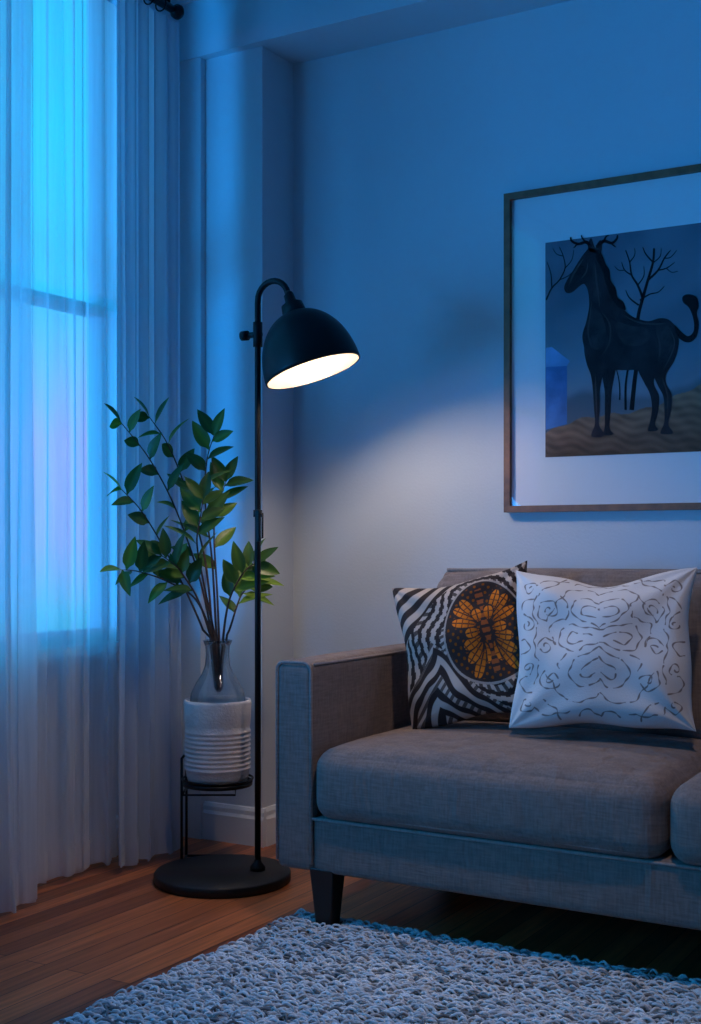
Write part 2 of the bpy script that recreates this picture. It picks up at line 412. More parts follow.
# ---------------------------------------------------------------- pillows
def pillow(name, loc, w, h, T, eul, fn, mat, dip=0, n=260, seed=0):
    us=np.linspace(-1,1,n); U,Vv=np.meshgrid(us,us)
    th=T*(np.clip((1-np.abs(U)**2.4)*(1-np.abs(Vv)**2.4),0,1))**.5
    s=seed
    env=np.sqrt(np.clip((1-U**2)*(1-Vv**2),0,1))
    cr=0
    for (a,b,k) in ((1,1,9),(-1,1,8),(1,-1,10),(-1,-1,9)):
        dx=U-a; dy=Vv-b; rr=np.sqrt(dx**2+dy**2); an=np.arctan2(dy,dx)
        cr=cr+.0065*np.sin(k*an+s+a*2)*np.exp(-rr/.7)
    wr=cr+.0052*np.sin(4*U+3*Vv+s)*np.sin(5*Vv-3*U+s)
    X=w*U*(1-.075*(1-Vv**2)*np.abs(U)**2); Z=h*Vv*(1-.075*(1-U**2)*np.abs(Vv)**2)
    X=X+.004*np.sin(5*Vv+s)*np.abs(U)**4; Z=Z+.004*np.sin(6*U+s)*np.abs(Vv)**4
    Z=Z-dip*np.exp(-(U/.38)**2)*np.clip(Vv,0,1)**2
    front=np.stack([X,-(th+wr*env*2.2),Z],-1).reshape(-1,3); back=np.stack([X,th,Z],-1).reshape(-1,3)
    verts=np.concatenate([front,back])
    idx=np.arange(n*n).reshape(n,n)
    a=idx[:-1,:-1].ravel();b=idx[:-1,1:].ravel();c=idx[1:,1:].ravel();e=idx[1:,:-1].ravel()
    f1=np.stack([a,b,c,e],1); f2=np.stack([a,e,c,b],1)+n*n
    faces=np.concatenate([f1,f2])
    me=bpy.data.meshes.new(name); me.from_pydata(verts.tolist(),[],faces.tolist())
    col=fn(U,Vv).reshape(-1,3); col=np.concatenate([col,col]); col=np.concatenate([col,np.ones((len(col),1))],1)
    at=me.color_attributes.new('Col','FLOAT_COLOR','POINT'); at.data.foreach_set('color',col.ravel().astype(np.float32))
    me.polygons.foreach_set('use_smooth',[True]*len(me.polygons)); me.materials.append(mat); me.update()
    bm=bmesh.new(); bm.from_mesh(me); bmesh.ops.remove_doubles(bm,verts=[v for v in bm.verts if v.is_boundary],dist=1e-5)
    bm.to_mesh(me); bm.free()
    o=bpy.data.objects.new(name,me); COL.objects.link(o); o.location=loc; o.rotation_euler=eul
    return o
def ss(x,a,b):
    t=np.clip((x-a)/(b-a),0,1); return t*t*(3-2*t)
def catmull(P,closed=True,sub=5):
    out=[];n=len(P)
    for i in range(n if closed else n-1):
        p0=P[(i-1)%n] if closed or i>0 else P[i]; p1=P[i]; p2=P[(i+1)%n]; p3=P[(i+2)%n] if closed or i+2<n else P[i+1]
        for s in range(sub):
            t=s/sub
            out.append(tuple(.5*((2*p1[k])+(-p0[k]+p2[k])*t+(2*p0[k]-5*p1[k]+4*p2[k]-p3[k])*t*t+(-p0[k]+3*p1[k]-3*p2[k]+p3[k])*t**3) for k in range(2)))
    if not closed: out.append(tuple(P[-1]))
    return out
def pat_eth(U,V):
    cream=np.array([.52,.42,.35]); blk=np.array([.040,.028,.025]); org=np.array([.66,.175,.014]); brn=np.array([.20,.055,.016])
    a=math.radians(6); cu,cv=.36,.14
    x=(U-cu)*math.cos(a)+(V-cv)*math.sin(a); y=-(U-cu)*math.sin(a)+(V-cv)*math.cos(a)
    ang=np.arctan2(x,y)
    rad=np.sqrt((x/(.60-.14*y))**2+((y)/.74)**2)
    s=rad+.035*np.cos(7*ang)+.06*np.sin(U*5+V*6)
    ph=s*27+.9*np.sin(4*V+3*U); st=np.sin(ph+.35*np.sign(np.sin(ang*44))); k=ss(st,-.15,.15)
    band=np.floor((ph+math.pi/2)/(2*math.pi)).astype(int)
    hat=np.sin(ang*44+s*10)>.1
    k=np.where((band%3==1)&hat&(k>.5),.12,k)
    du=np.abs(U+.42+.06*np.sin(7*V)); dvv=np.abs(V+1.02)
    p=du*1.0+dvv*.82; ph2=p*29; arch=ss(np.sin(ph2+.4*np.sin(24*U)),-.15,.15)
    hb=(np.floor((ph2+math.pi/2)/(2*math.pi)).astype(int)%2==0)&(np.sin((U-V)*46)>0)
    arch=np.where(hb&(arch>.5),.15,arch)
    k=np.where((p<.92)&(rad>1.0),arch,k)
    q=(U-V*1.05)+1.55; rb=ss(np.sin(q*24+1.4*np.sin(7*U+2)),-.2,.2); k=np.where((q<.50)&(rad>1.02),rb,k)
    c=cream*k[...,None]+blk*(1-k[...,None])
    ax=np.abs(x)
    c=np.where((rad<.97)[...,None],blk*1.1,c)
    col=np.broadcast_to(blk,c.shape).copy()
    # dotted ground, then overlapping long feather lobes fanning out from the spine
    dots=(np.sin(x*52)*np.sin(y*46)>.55); col=np.where(dots[...,None],org*.4,col)
    lobes=[]
    for i in range(9):
        th=math.radians(-78+i*19.5); L_=.30+.10*math.sin(i*1.3)+.06*(i%2)
        lobes.append((.05+L_*.62*math.cos(th), -.02+L_*.95*math.sin(th)+.05*math.sin(th*2), L_*.58, .075, th*1.05))
    for (cx_,cy_,rx,ry,rot) in lobes:
        dx=ax-cx_; dy=y-cy_
        lx_=dx*math.cos(rot)+dy*math.sin(rot); ly_=-dx*math.sin(rot)+dy*math.cos(rot)
        e=np.sqrt((lx_/rx)**2+(ly_/(ry*(1+.4*lx_/rx)))**2)
        o=org*(.55+.65*ss(lx_/rx,-1,.8))[...,None]
        o=np.where((np.abs(ly_)<.009)[...,None],blk,o)
        o=np.where((np.sin(lx_*70)>.82)[...,None],brn,o)
        o=np.where((e>.80)[...,None],blk,o)
        col=np.where((e<1)[...,None],o,col)
    inside=rad<.92
    c=np.where(inside[...,None],col,c)
    c=np.where(((rad>.97)&(rad<1.015))[...,None],cream*.8,c)
    body=ax<(.035+.018*np.cos(y*13)); c=np.where((body&(rad<.80))[...,None],brn*1.6,c)
    c=np.where((body&(rad<.80)&(np.sin(y*60)>.3))[...,None],blk,c)
    return c
def pat_lines(U,V):
    white=np.array([.74,.70,.67]); ln=np.array([.25,.20,.175])
    n=U.shape[0]; mask=np.zeros((n,n)); rs=random.Random(8)
    def splat(x,y,r):
        if abs(x)>.96 or abs(y)>.96: return
        cx_=(x+1)/2*(n-1); cy_=(y+1)/2*(n-1); R_=r/2*(n-1); k=int(R_)+1
        i0=int(round(cx_)); j0=int(round(cy_))
        a0,a1=max(0,i0-k),min(n,i0+k+1); b0,b1=max(0,j0-k),min(n,j0+k+1)
        jj,ii=np.mgrid[b0:b1,a0:a1]; d=np.hypot(ii-cx_,jj-cy_)
        mask[b0:b1,a0:a1]=np.maximum(mask[b0:b1,a0:a1],np.clip(R_+.6-d,0,1))
    def line(P,r=.0090,wob=.011,gap=.0,mirror=True):
        Q=catmull(P,False,max(12,int(160/len(P)))) if len(P)<12 else P
        L=0; pa,pb=rs.uniform(0,6),rs.uniform(0,6); fr=rs.uniform(26,40)
        for a,b in zip(Q[:-1],Q[1:]):
            d=math.hypot(b[0]-a[0],b[1]-a[1]); m=max(1,int(d/.007))
            for t in range(m):
                x=a[0]+(b[0]-a[0])*t/m; y=a[1]+(b[1]-a[1])*t/m; L+=d/m
                if math.sin(L*13+pa)<-.95: continue
                for sgn in ((1,-1) if mirror else (1,)):
                    ox=wob*math.sin(L*fr+pa+sgn); oy=wob*math.sin(L*fr*.8+pb+2*sgn)
                    splat(sgn*(x+ox),y+oy,r*(.8+.35*math.sin(L*50)))
    def spiral(cx_,cy_,r0,turns,ph,sg=1,tail=None):
        P=[]
        N_=int(26*turns)+4
        for i in range(N_+1):
            t=i/N_; a=ph+sg*2*math.pi*turns*t; r=r0*(.16+.84*t)
            P.append((cx_+r*math.cos(a),cy_+r*1.05*math.sin(a)))
        if tail: P+=catmull([P[-1]]+tail,False,12)
        line(P)
    line([(0,.52),(.13,.60),(.27,.55),(.30,.40),(.20,.28),(.08,.22),(0,.16)])
    line([(0,.42),(.10,.47),(.19,.44),(.20,.37),(.12,.32),(.04,.30)])
    line([(0,.14),(.16,.18),(.34,.22),(.44,.10),(.40,-.06),(.26,-.12),(.12,-.06),(0,-.02)])
    line([(.06,.06),(.18,.10),(.30,.12),(.34,.04),(.28,-.03),(.16,.0)])
    line([(0,-.08),(.12,-.16),(.26,-.24),(.32,-.38),(.24,-.52),(.10,-.54),(0,-.46)])
    line([(0,-.20),(.08,-.26),(.17,-.34),(.18,-.42),(.10,-.44),(.03,-.38)])
    spiral(.56,.42,.15,1.6,2.5,-1,[(.40,.62),(.30,.74),(.12,.78),(0,.70)])
    spiral(.60,-.05,.12,1.4,.5,1,[(.56,.20),(.44,.28),(.36,.30)])
    spiral(.52,-.46,.14,1.5,-2.2,1,[(.40,-.66),(.24,-.74),(.08,-.70),(0,-.62)])
    spiral(.80,.72,.10,1.3,1.0,1,[(.66,.84),(.50,.86),(.36,.88)])
    spiral(.80,-.74,.10,1.3,-1.0,-1,[(.64,-.86),(.46,-.88),(.30,-.86)])
    spiral(.83,.24,.09,1.3,3.6,-1,[(.90,.42),(.86,.54),(.74,.58)])
    spiral(.82,-.30,.09,1.3,-3.0,1,[(.92,-.46),(.86,-.56),(.74,-.60)])
    line([(.72,.60),(.76,.40),(.70,.22),(.74,.06),(.72,-.14),(.68,-.28),(.72,-.50)])
    line([(.94,.06),(.86,.04),(.80,-.04),(.86,-.12),(.94,-.12)])
    line([(0,.94),(.10,.88),(.22,.90),(.30,.84)]); line([(0,-.92),(.12,-.84),(.22,-.92)])
    line([(.40,.94),(.50,.78),(.64,.70),(.68,.60)]); line([(.42,-.94),(.50,-.78),(.62,-.70)])
    line([(.36,.30),(.34,.46),(.42,.60)]); line([(.34,-.16),(.44,-.24),(.42,-.34)])
    m=mask[...,None]
    return white*(1-m)+ln*m
M_p1=vcolmat('patterned_cushion_cloth'); M_p2=vcolmat('line_cushion_cloth')
pillow('patterned_throw_pillow',(1.192,-.292,.685),.190,.198,.072,(math.radians(-14),math.radians(-12),math.radians(12)),pat_eth,M_p1,dip=.012,n=380,seed=1)
pillow('white_throw_pillow',(1.564,-.315,.698),.224,.202,.092,(math.radians(-16),math.radians(-1),math.radians(14)),pat_lines,M_p2,dip=.035,n=460,seed=2.5)

# ---------------------------------------------------------------- framed picture
pic=empty('framed_picture')
FX0,FX1,FZ0,FZ1=1.096,1.918,1.052,1.998
fy=WB-.032
t=.019
boxes('frame_rails',[((FX0,fy,FZ0),(FX0+t,WB-.001,FZ1)),((FX1-t,fy,FZ0),(FX1,WB-.001,FZ1)),((FX0+t,fy,FZ0),(FX1-t,WB-.001,FZ0+t)),((FX0+t,fy,FZ1-t),(FX1-t,WB-.001,FZ1))],M_bronze,pic)
box('mat_board',(FX0+t,WB-.016,FZ0+t),(FX1-t,WB-.001,FZ1-t),M_mat,pic)
PX0,PX1,PZ0,PZ1=1.222,1.792,1.212,1.840
n=240
uu=np.linspace(0,1,n); U,Vv=np.meshgrid(uu,uu)
c0=np.array([.30,.34,.40]); c1=np.array([.11,.135,.18])
cl=.5+.22*np.sin(7*U+3*Vv+2*np.sin(5*Vv))+.18*np.sin(11*Vv-6*U+1.5*np.sin(8*U))+.10*np.sin(23*Vv+9*U+2*np.sin(13*U))+.06*np.sin(41*Vv-17*U)
mixv=np.clip(.62*Vv+.60*cl*.8,0,1)[...,None]
sky=c0*(1-mixv)+c1*mixv
gl=.11+.21*U+.02*np.sin(9*U)+.006*np.sin(40*U); g=(Vv<gl)
gc=np.array([.16,.088,.055])*(1+.22*np.sin(60*Vv+14*U+3*np.sin(9*U))*np.sin(23*U+9*Vv)+.18*np.sin(170*Vv+30*U+2*np.sin(31*U)))[...,None]*(.75+.9*Vv/np.maximum(gl,.05))[...,None]
hm=ss(gl+.10+.05*np.sin(5*U+1)-Vv,0,.05)
sky=sky*(1-.45*hm[...,None])
colp=np.where(g[...,None],gc,sky)
vv=np.stack([PX0+(PX1-PX0)*U,np.full_like(U,WB-.0175),PZ0+(PZ1-PZ0)*Vv],-1).reshape(-1,3)
idx=np.arange(n*n).reshape(n,n); fc=np.stack([idx[:-1,:-1].ravel(),idx[:-1,1:].ravel(),idx[1:,1:].ravel(),idx[1:,:-1].ravel()],1)
me=bpy.data.meshes.new('print_sheet'); me.from_pydata(vv.tolist(),[],fc.tolist())
at=me.color_attributes.new('Col','FLOAT_COLOR','POINT'); at.data.foreach_set('color',np.concatenate([colp.reshape(-1,3),np.ones((n*n,1))],1).ravel().astype(np.float32))
M_print=vcolmat('print_ink',.7,0); me.materials.append(M_print)
o=bpy.data.objects.new('print_sheet',me); COL.objects.link(o); o.parent=pic
M_horse=pbr('print_horse_ink',(.032,.023,.028),.7,var=.45,vscale=22,spec=.1)
M_horse2=pbr('print_horse_shade',(.022,.017,.021),.7,var=.3,vscale=20,spec=.1)
M_mid=pbr('print_midtone_ink',(.046,.034,.039),.7,var=.4,vscale=26,spec=.1)
M_mane=pbr('print_mane_ink',(.009,.008,.010),.7,var=.2,spec=.1)
M_hl=pbr('print_highlight_ink',(.075,.056,.060),.7,var=.3,spec=.1)
M_refl=pbr('print_reflection_ink',(.10,.22,.48),.7,var=.25,vscale=20,spec=.1)  # blue of the glass reflection, put into the print colour
M_refl_top=pbr('print_reflection_top_ink',(.20,.36,.62),.7,var=.2,vscale=20,spec=.1)
def pw(p):
    k=.002926-.00000119*(p[0]-545)
    return (PX0+(p[0]-545)*.00292, .95+(547-p[1])*k)
def shape2d(name,P,mat,layer,smooth=True):
    Q=catmull(P) if smooth else P
    cu=bpy.data.curves.new(name,'CURVE'); cu.dimensions='2D'; cu.fill_mode='BOTH'
    sp=cu.splines.new('POLY'); sp.points.add(len(Q)-1)
    for i,q in enumerate(Q):
        x,z=pw(q); sp.points[i].co=(x,z,0,1)
    sp.use_cyclic_u=True
    tmp=bpy.data.objects.new('tmp',cu); COL.objects.link(tmp)
    dg=bpy.context.evaluated_depsgraph_get(); m2=bpy.data.meshes.new_from_object(tmp.evaluated_get(dg)); 
    bpy.data.objects.remove(tmp)
    for v in m2.vertices: v.co=(v.co.x,WB-.0178-layer*.0002,v.co.y)
    m2.materials.clear(); m2.materials.append(mat)
    ob=bpy.data.objects.new(name,m2); COL.objects.link(ob); ob.parent=pic
def stroke(V,F,P,w0,w1,layer,smooth=True,belly=False):
    Q=catmull(P,False,4) if smooth and len(P)>2 else P
    b=len(V);n=len(Q)
    for i,q in enumerate(Q):
        a=Q[max(i-1,0)];c=Q[min(i+1,n-1)]; dx,dy=c[0]-a[0],c[1]-a[1]; l=math.hypot(dx,dy) or 1
        w=w0+(w1-w0)*i/(n-1)
        if belly: w*=math.sin(math.pi*i/(n-1))
        for s in (1,-1):
            x,z=pw((q[0]-dy/l*w*s,q[1]+dx/l*w*s)); V.append((x,WB-.0178-layer*.0002,z))
    for i in range(n-1): F.append((b+2*i,b+2*i+1,b+2*i+3,b+2*i+2))
shape2d('print_reflection',[(545.5,364),(568,362),(568,424),(545.5,430)],M_refl,1,False)  # reflection patch on the picture glass, painted as a blue barn shape
shape2d('print_reflection_top',[(545.5,348),(552,347),(571,361),(568,366),(545.5,367)],M_refl_top,1.4,False)
V=[];F=[]; rt=random.Random(5)
def tree(x,y,ang,l,w,d):
    if d==0 or l<3: return
    pts=[(x,y)];a=ang
    for i in range(3):
        a+=rt.uniform(-.22,.22); x+=math.cos(a)*l/3; y-=math.sin(a)*l/3; pts.append((x,y))
    pts=[p for p in pts if 547<p[0]<737 and p[1]>247]
    if len(pts)>1: stroke(V,F,pts,w,w*.6,2)
    if x<547 or x>737 or y<247: return
    for k in range(rt.choice((2,2,3))):
        tree(x,y,a+rt.uniform(-.7,.7),l*rt.uniform(.6,.8),w*.62,d-1)
stroke(V,F,[(634,410),(637,380),(641,350),(640,320),(645,298),(650,280),(655,262),(656,248)],2.3,.9,2)
stroke(V,F,[(645,298),(640,285),(634,275),(632,262),(628,250)],1.3,.5,2); stroke(V,F,[(650,280),(660,270),(666,258),(672,250)],1.2,.5,2)
stroke(V,F,[(655,262),(648,254),(645,247)],.9,.4,2); stroke(V,F,[(660,270),(668,268),(676,262)],.8,.35,2); stroke(V,F,[(634,275),(627,270),(624,262)],.8,.35,2)
stroke(V,F,[(640,285),(646,276),(646,266)],.7,.3,2); stroke(V,F,[(641,305),(632,298),(628,290)],.9,.4,2)
stroke(V,F,[(666,258),(672,257),(678,250)],.6,.3,2); stroke(V,F,[(656,262),(662,256),(663,248)],.6,.3,2); stroke(V,F,[(632,262),(637,255),(637,248)],.6,.3,2); stroke(V,F,[(627,270),(621,270),(617,266)],.5,.3,2)
stroke(V,F,[(668,268),(673,272),(679,271)],.5,.3,2); stroke(V,F,[(642,300),(652,294),(660,292),(666,286)],.8,.35,2)
stroke(V,F,[(628,410),(628,385),(631,365)],1.2,.9,2)
tree(622,400,1.5,30,.8,4); tree(730,330,1.7,40,1.0,5)
stroke(V,F,[(546,300),(552,288),(560,280),(566,268),(564,256),(560,247)],.9,.4,2); stroke(V,F,[(552,288),(551,274),(547,262)],.7,.35,2); stroke(V,F,[(560,280),(569,276),(576,270)],.5,.3,2)
stroke(V,F,[(566,268),(573,260),(575,250)],.5,.3,2); stroke(V,F,[(564,256),(557,254),(553,248)],.5,.3,2)
obj('print_trees',V,F,M_mane,pic)
shape2d('print_far_legs_a',[(606,352),(620,355),(617,375),(614,392),(613,410),(612,428),(616,434),(606,435),(607,426),(607,408),(607,392),(604,372)],M_horse2,3)
shape2d('print_far_legs_b',[(642,350),(662,352),(658,372),(656,384),(661,396),(660,412),(657,424),(660,430),(650,431),(652,422),(654,408),(652,394),(646,382),(640,368)],M_horse2,3)
shape2d('print_body',[(600,252),(606,262),(611,278),(617,296),(626,309),(636,317),(650,321),(662,318),(671,320),(678,329),(680,342),(677,354),(670,364),(662,368),(650,369),(636,370),(620,370),(606,368),(594,362),(587,350),(584,336),(588,322),(591,306),(590,292),(586,284),(580,287),(574,292),(568,293),(565,288),(568,280),(574,271),(581,260),(587,252),(592,248)],M_horse,4)
shape2d('print_ear_a',[(591,251),(590,244),(593,238),(596,245),(598,252)],M_horse,4)
shape2d('print_ear_b',[(597,252),(599,244),(603,240),(604,248),(602,256)],M_horse,4)
shape2d('print_leg_front',[(587,346),(605,350),(607,366),(604,380),(602,392),(602,408),(601,424),(606,433),(604,437),(594,437),(594,432),(597,424),(596,408),(595,392),(593,376),(588,362)],M_horse,5)
shape2d('print_leg_hind',[(656,336),(678,336),(679,350),(675,362),(668,374),(668,384),(673,394),(673,408),(670,424),(674,431),(673,434),(663,434),(663,430),(666,422),(666,408),(665,396),(660,386),(655,374),(651,360)],M_horse,5)
shape2d('print_shoulder_tone',[(595,308),(603,314),(608,328),(606,342),(599,350),(592,344),(589,330)],M_mid,6)
shape2d('print_haunch_tone',[(660,324),(670,326),(675,338),(672,352),(664,358),(658,346)],M_mid,6)
shape2d('print_barrel_tone',[(618,322),(634,326),(648,328),(652,338),(640,346),(624,342)],M_mid,6)
shape2d('print_neck_tone',[(595,266),(600,274),(603,290),(602,302),(596,300),(595,284)],M_mid,6)
shape2d('print_tail',[(676,325),(683,332),(689,336),(694,331),(694,320),(690,308),(684,302),(684,296),(690,294),(697,297),(699,306),(697,313),(699,324),(697,336),(691,342),(684,341),(678,335)],M_mane,5)
shape2d('print_mane',[(600,250),(605,256),(608,264),(612,270),(613,280),(618,288),(620,297),(626,302),(628,310),(620,306),(613,296),(608,282),(604,268),(598,258)],M_mane,7)
V=[];F=[]
for P,w in (([(597,262),(598,276),(600,292),(602,308)],1.0),([(594,300),(592,316),(590,334),(594,350)],.9),([(604,312),(612,324),(612,342),(604,356)],.9),
            ([(586,258),(580,266),(574,276),(570,286)],1.1),([(590,262),(588,272),(582,280)],.8),([(624,314),(640,322),(656,324),(668,323)],1.0),
            ([(658,330),(662,346),(660,362)],.8),([(672,330),(676,342),(672,356),(664,372)],.8),([(597,372),(598,392),(599,418)],.9),([(663,376),(669,394),(669,416)],.9)):
    stroke(V,F,P,w,w,7,belly=True)
obj('print_horse_highlights',V,F,M_hl,pic)
V=[];F=[]
stroke(V,F,[(593,247),(588,242),(580,244),(573,241),(572,237)],1.9,.8,6); stroke(V,F,[(588,243),(584,238),(583,235)],1.1,.5,6); stroke(V,F,[(580,243),(575,248)],1,.5,6)
stroke(V,F,[(599,247),(606,241),(614,243),(619,239),(620,235)],1.9,.8,6); stroke(V,F,[(606,242),(608,237),(611,235)],1.1,.5,6); stroke(V,F,[(612,242),(618,247)],1,.5,6)
stroke(V,F,[(582,266),(584,266.5),(586,267)],1.0,.6,8)
obj('print_antlers',V,F,M_mane,pic)
box('picture_glass',(FX0+t,WB-.024,FZ0+t),(FX1-t,WB-.0225,FZ1-t),M_pglass,pic)

# ---------------------------------------------------------------- plant
plant=empty('potted_plant')
PD=3.78
rv=Vector((math.cos(YAW),math.sin(YAW),0)); dv=Vector((-math.sin(YAW),math.cos(YAW),0))
PC=Vector((.362,-.280,0))
prof=[(0,.254),(.078,.254),(.088,.258),(.092,.272)]
z=.290
while z<.405:
    prof+=[(.0950,z),(.0980,z+.004),(.0980,z+.008),(.0950,z+.0115)]; z+=.0135
prof+=[(.097,.425),(.099,.45),(.100,.488),(.098,.497),(.092,.497),(.089,.488),(.086,.452),(0,.452)]
lathe('ribbed_pot',prof,M_pot,plant,PC,72)
vp=[(0,.454),(.070,.454),(.080,.462),(.083,.49),(.080,.515),(.066,.545),(.048,.572),(.038,.598),(.035,.63),(.037,.655),(.044,.672)]
vi=[(max(r-.004,0),zz+.001) for r,zz in reversed(vp[2:])]+[(.06,.462),(0,.462)]
lathe('glass_vase',vp+vi,M_vase,plant,PC,64)
XMIN=.225
def PL(px,y,dep=0):
    # keep every shoot on the room side of the curtains
    f=-.509+(px-350.5)/1270*.861
    lim=(XMIN+.02-2.624)/f-PD
    dep=min(dep,lim)
    s=(PD+dep)/1270
    p=Vector((2.624,-3.329,.95))+dv*(PD+dep)+rv*((px-350.5)*s)+Vector((0,0,(547-y)*s))
    return p
br=[
 [(216,690,0),(212,640,0),(200,580,.01),(176,510,.0),(150,460,-.05),(122,424,-.15)],
 [(218,692,0),(213,640,.01),(205,560,.03),(186,490,.03),(168,445,.02),(150,418,.0)],
 [(219,690,0),(216,630,0),(212,560,-.01),(205,500,-.03),(207,460,-.03),(214,436,-.04)],
 [(220,692,.01),(219,640,.01),(217,590,.03),(214,530,.06),(220,500,.06),(226,482,.06)],
 [(217,690,-.01),(212,640,-.02),(196,600,-.05),(168,582,-.07),(140,572,-.10),(122,570,-.15)],
 [(216,690,.01),(208,645,.02),(190,600,.02),(165,550,.0),(142,512,-.05),(122,490,-.10)],
 [(221,690,0),(223,640,-.02),(228,605,-.04),(236,585,-.06),(246,570,-.07),(254,564,-.07)],
 [(220,690,.0),(224,650,0),(232,622,.01),(240,598,.03),(247,588,.04),(252,580,.05)],
 [(218,690,-.01),(215,640,-.03),(205,590,-.06),(197,545,-.08),(200,520,-.09),(203,500,-.09)],
 [(217,690,-.01),(211,640,-.04),(198,600,-.08),(185,578,-.11),(176,566,-.13),(162,556,-.14)],
]
LV=[];LF=[];LC=[]
rl=random.Random(12)
def leaf(base,dirv,up,L,W,cid):
    d=dirv.normalized(); s=d.cross(up); 
    if s.length<1e-3: s=d.orthogonal()
    s.normalize(); u=s.cross(d).normalized()
    nseg=9; tmp=[]; curl=rl.uniform(.05,.45); tw=rl.uniform(-.3,.3)
    for i in range(nseg+1):
        t=i/nseg
        w=W*(math.sin(math.pi*t**.82)**.85)*.5 if 0<t<1 else 0.0006
        if t<.12: w=.0012+w*.5*(t/.12)
        p=base+d*(L*t)-u*(curl*L*t*t*.6)
        ss_=(s*math.cos(tw*t)+u*math.sin(tw*t))
        for k,(o_,lift) in enumerate(((-1,.28),(-.5,.10),(0,0),(.5,.10),(1,.28))):
            tmp.append(p+ss_*(w*o_)+u*(w*lift))
    mn=min(v.x for v in tmp)
    if mn<XMIN:
        bx=base.x; f=(bx-XMIN)/(bx-mn) if bx-mn>1e-6 and bx>XMIN else 0
        for v in tmp:
            if v.x<bx: v.x=bx-(bx-v.x)*max(f,.05)
    b=len(LV); LV.extend(tmp)
    for i in range(nseg):
        for k in range(4):
            a=b+i*5+k; LF.append((a,a+1,a+6,a+5)); LC.append(cid)
bi=0
for P in br:
    bi+=1
    Q=[PL(*p) for p in P]
    pts=[];n=len(Q)
    for i in range(n-1):
        p0=Q[max(i-1,0)];p1=Q[i];p2=Q[i+1];p3=Q[min(i+2,n-1)]
        for s in range(6):
            t=s/6; pts.append(.5*((2*p1)+(-p0+p2)*t+(2*p0-5*p1+4*p2-p3)*t*t+(-p0+3*p1-3*p2+p3)*t**3))
    pts.append(Q[-1]); m=len(pts)
    for p in pts:
        zz=p.z; rr=math.hypot(p.x-PC.x,p.y-PC.y)
        lim=.028 if zz<.69 else 9
        if rr>lim: p.x=PC.x+(p.x-PC.x)*lim/rr; p.y=PC.y+(p.y-PC.y)*lim/rr
        if p.z<.47: p.z=.47
    tube('branch_%d'%bi,pts,[.0044*(1-.72*i/(m-1)) for i in range(m)],M_bark,plant,7)
    i=int(m*.46); side=1
    right = bi in (7,8)
    while i<m:
        p=pts[i]; tg=(pts[min(i+1,m-1)]-pts[i-1]).normalized()
        rnd=Vector((rl.uniform(-1,1),rl.uniform(-1,1),rl.uniform(-.4,.5)))
        sd=(tg.cross(dv)*side + rnd*.45); d=(tg*.6+sd.normalized()*.75)
        d=d+Vector((0,0,.08))
        upv=(Vector((0,0,1))*.6-dv*rl.uniform(.1,1.2)+rv*rl.uniform(-.3,.3)).normalized()
        f=(i/m)
        cid=rl.random()*.75+(.35 if right else 0)
        leaf(p,d,upv,rl.uniform(.084,.116)*(1.05-.2*f),rl.uniform(.036,.048)*(1.05-.15*f),min(cid,1))
        side=-side; i+=2
    tg=(pts[-1]-pts[-2]).normalized()
    leaf(pts[-1],tg+Vector((0,0,.1)),(Vector((0,0,1))-dv*.8),.086,.036,rl.random())
ml,nt,out=newmat('leaf_green'); N=nt.nodes; Lk=nt.links
b=N.new('ShaderNodeBsdfPrincipled'); b.inputs['Roughness'].default_value=.38
at=N.new('ShaderNodeAttribute'); at.attribute_name='Col'
Lk.new(at.outputs['Color'],b.inputs['Base Color'])
tr=N.new('ShaderNodeBsdfTranslucent'); Lk.new(at.outputs['Color'],tr.inputs[0])
mx=N.new('ShaderNodeMixShader'); mx.inputs[0].default_value=.25
Lk.new(b.outputs[0],mx.inputs[1]); Lk.new(tr.outputs[0],mx.inputs[2]); Lk.new(mx.outputs[0],out.inputs[0])
lo=obj('leaves',LV,LF,ml,plant,True)
ca=lo.data.color_attributes.new('Col','FLOAT_COLOR','CORNER')
cc=[]
for f,cid in zip(LF,LC):
    g0=np.array([.032,.095,.018]); g1=np.array([.24,.36,.03]); c=g0*(1-cid**2)+g1*cid**2
    for k in f:
        mid = (k%5==2); q=c*(1.4 if mid else 1); cc+= [q[0],q[1],q[2],1]
ca.data.foreach_set('color',cc)
st=empty('plant_stand')
x,y=PC.x,PC.y
ring=[(x+.104*math.cos(a),y+.104*math.sin(a),.262) for a in [k*2*math.pi/48 for k in range(48)]]
tube('tray_ring',ring,.0035,M_black,st,8,True)
lathe('tray',[(0,.243),(.103,.243),(.104,.255),(.100,.255),(.099,.2505),(0,.2505)],M_black,st,(x,y,0),48)
lp=Vector((x,y,0))-rv*.107
fp=[]
for i,off in enumerate((0.0,.11)):
    q=lp+dv*off
    fp.append(q)
    tube('leg_%d'%(i+1),[(q.x,q.y,.004),(q.x,q.y,.32)],.004,M_black,st,8)
    q4=q+rv*.16
    tube('under_rail_%d'%(i+1),[(q.x,q.y,.212),(q4.x,q4.y,.212),(q4.x,q4.y,.243)],.003,M_black,st,8)
for zz,nm in ((.32,'top'),(.212,'low'),(.005,'foot')):
    tube('cross_'+nm,[(fp[0].x,fp[0].y,zz),(fp[1].x,fp[1].y,zz)],.004,M_black,st,8)
q5=fp[1]+rv*.18
tube('foot_runner',[(fp[1].x,fp[1].y,.005),(q5.x,q5.y,.005)],.004,M_black,st,8)

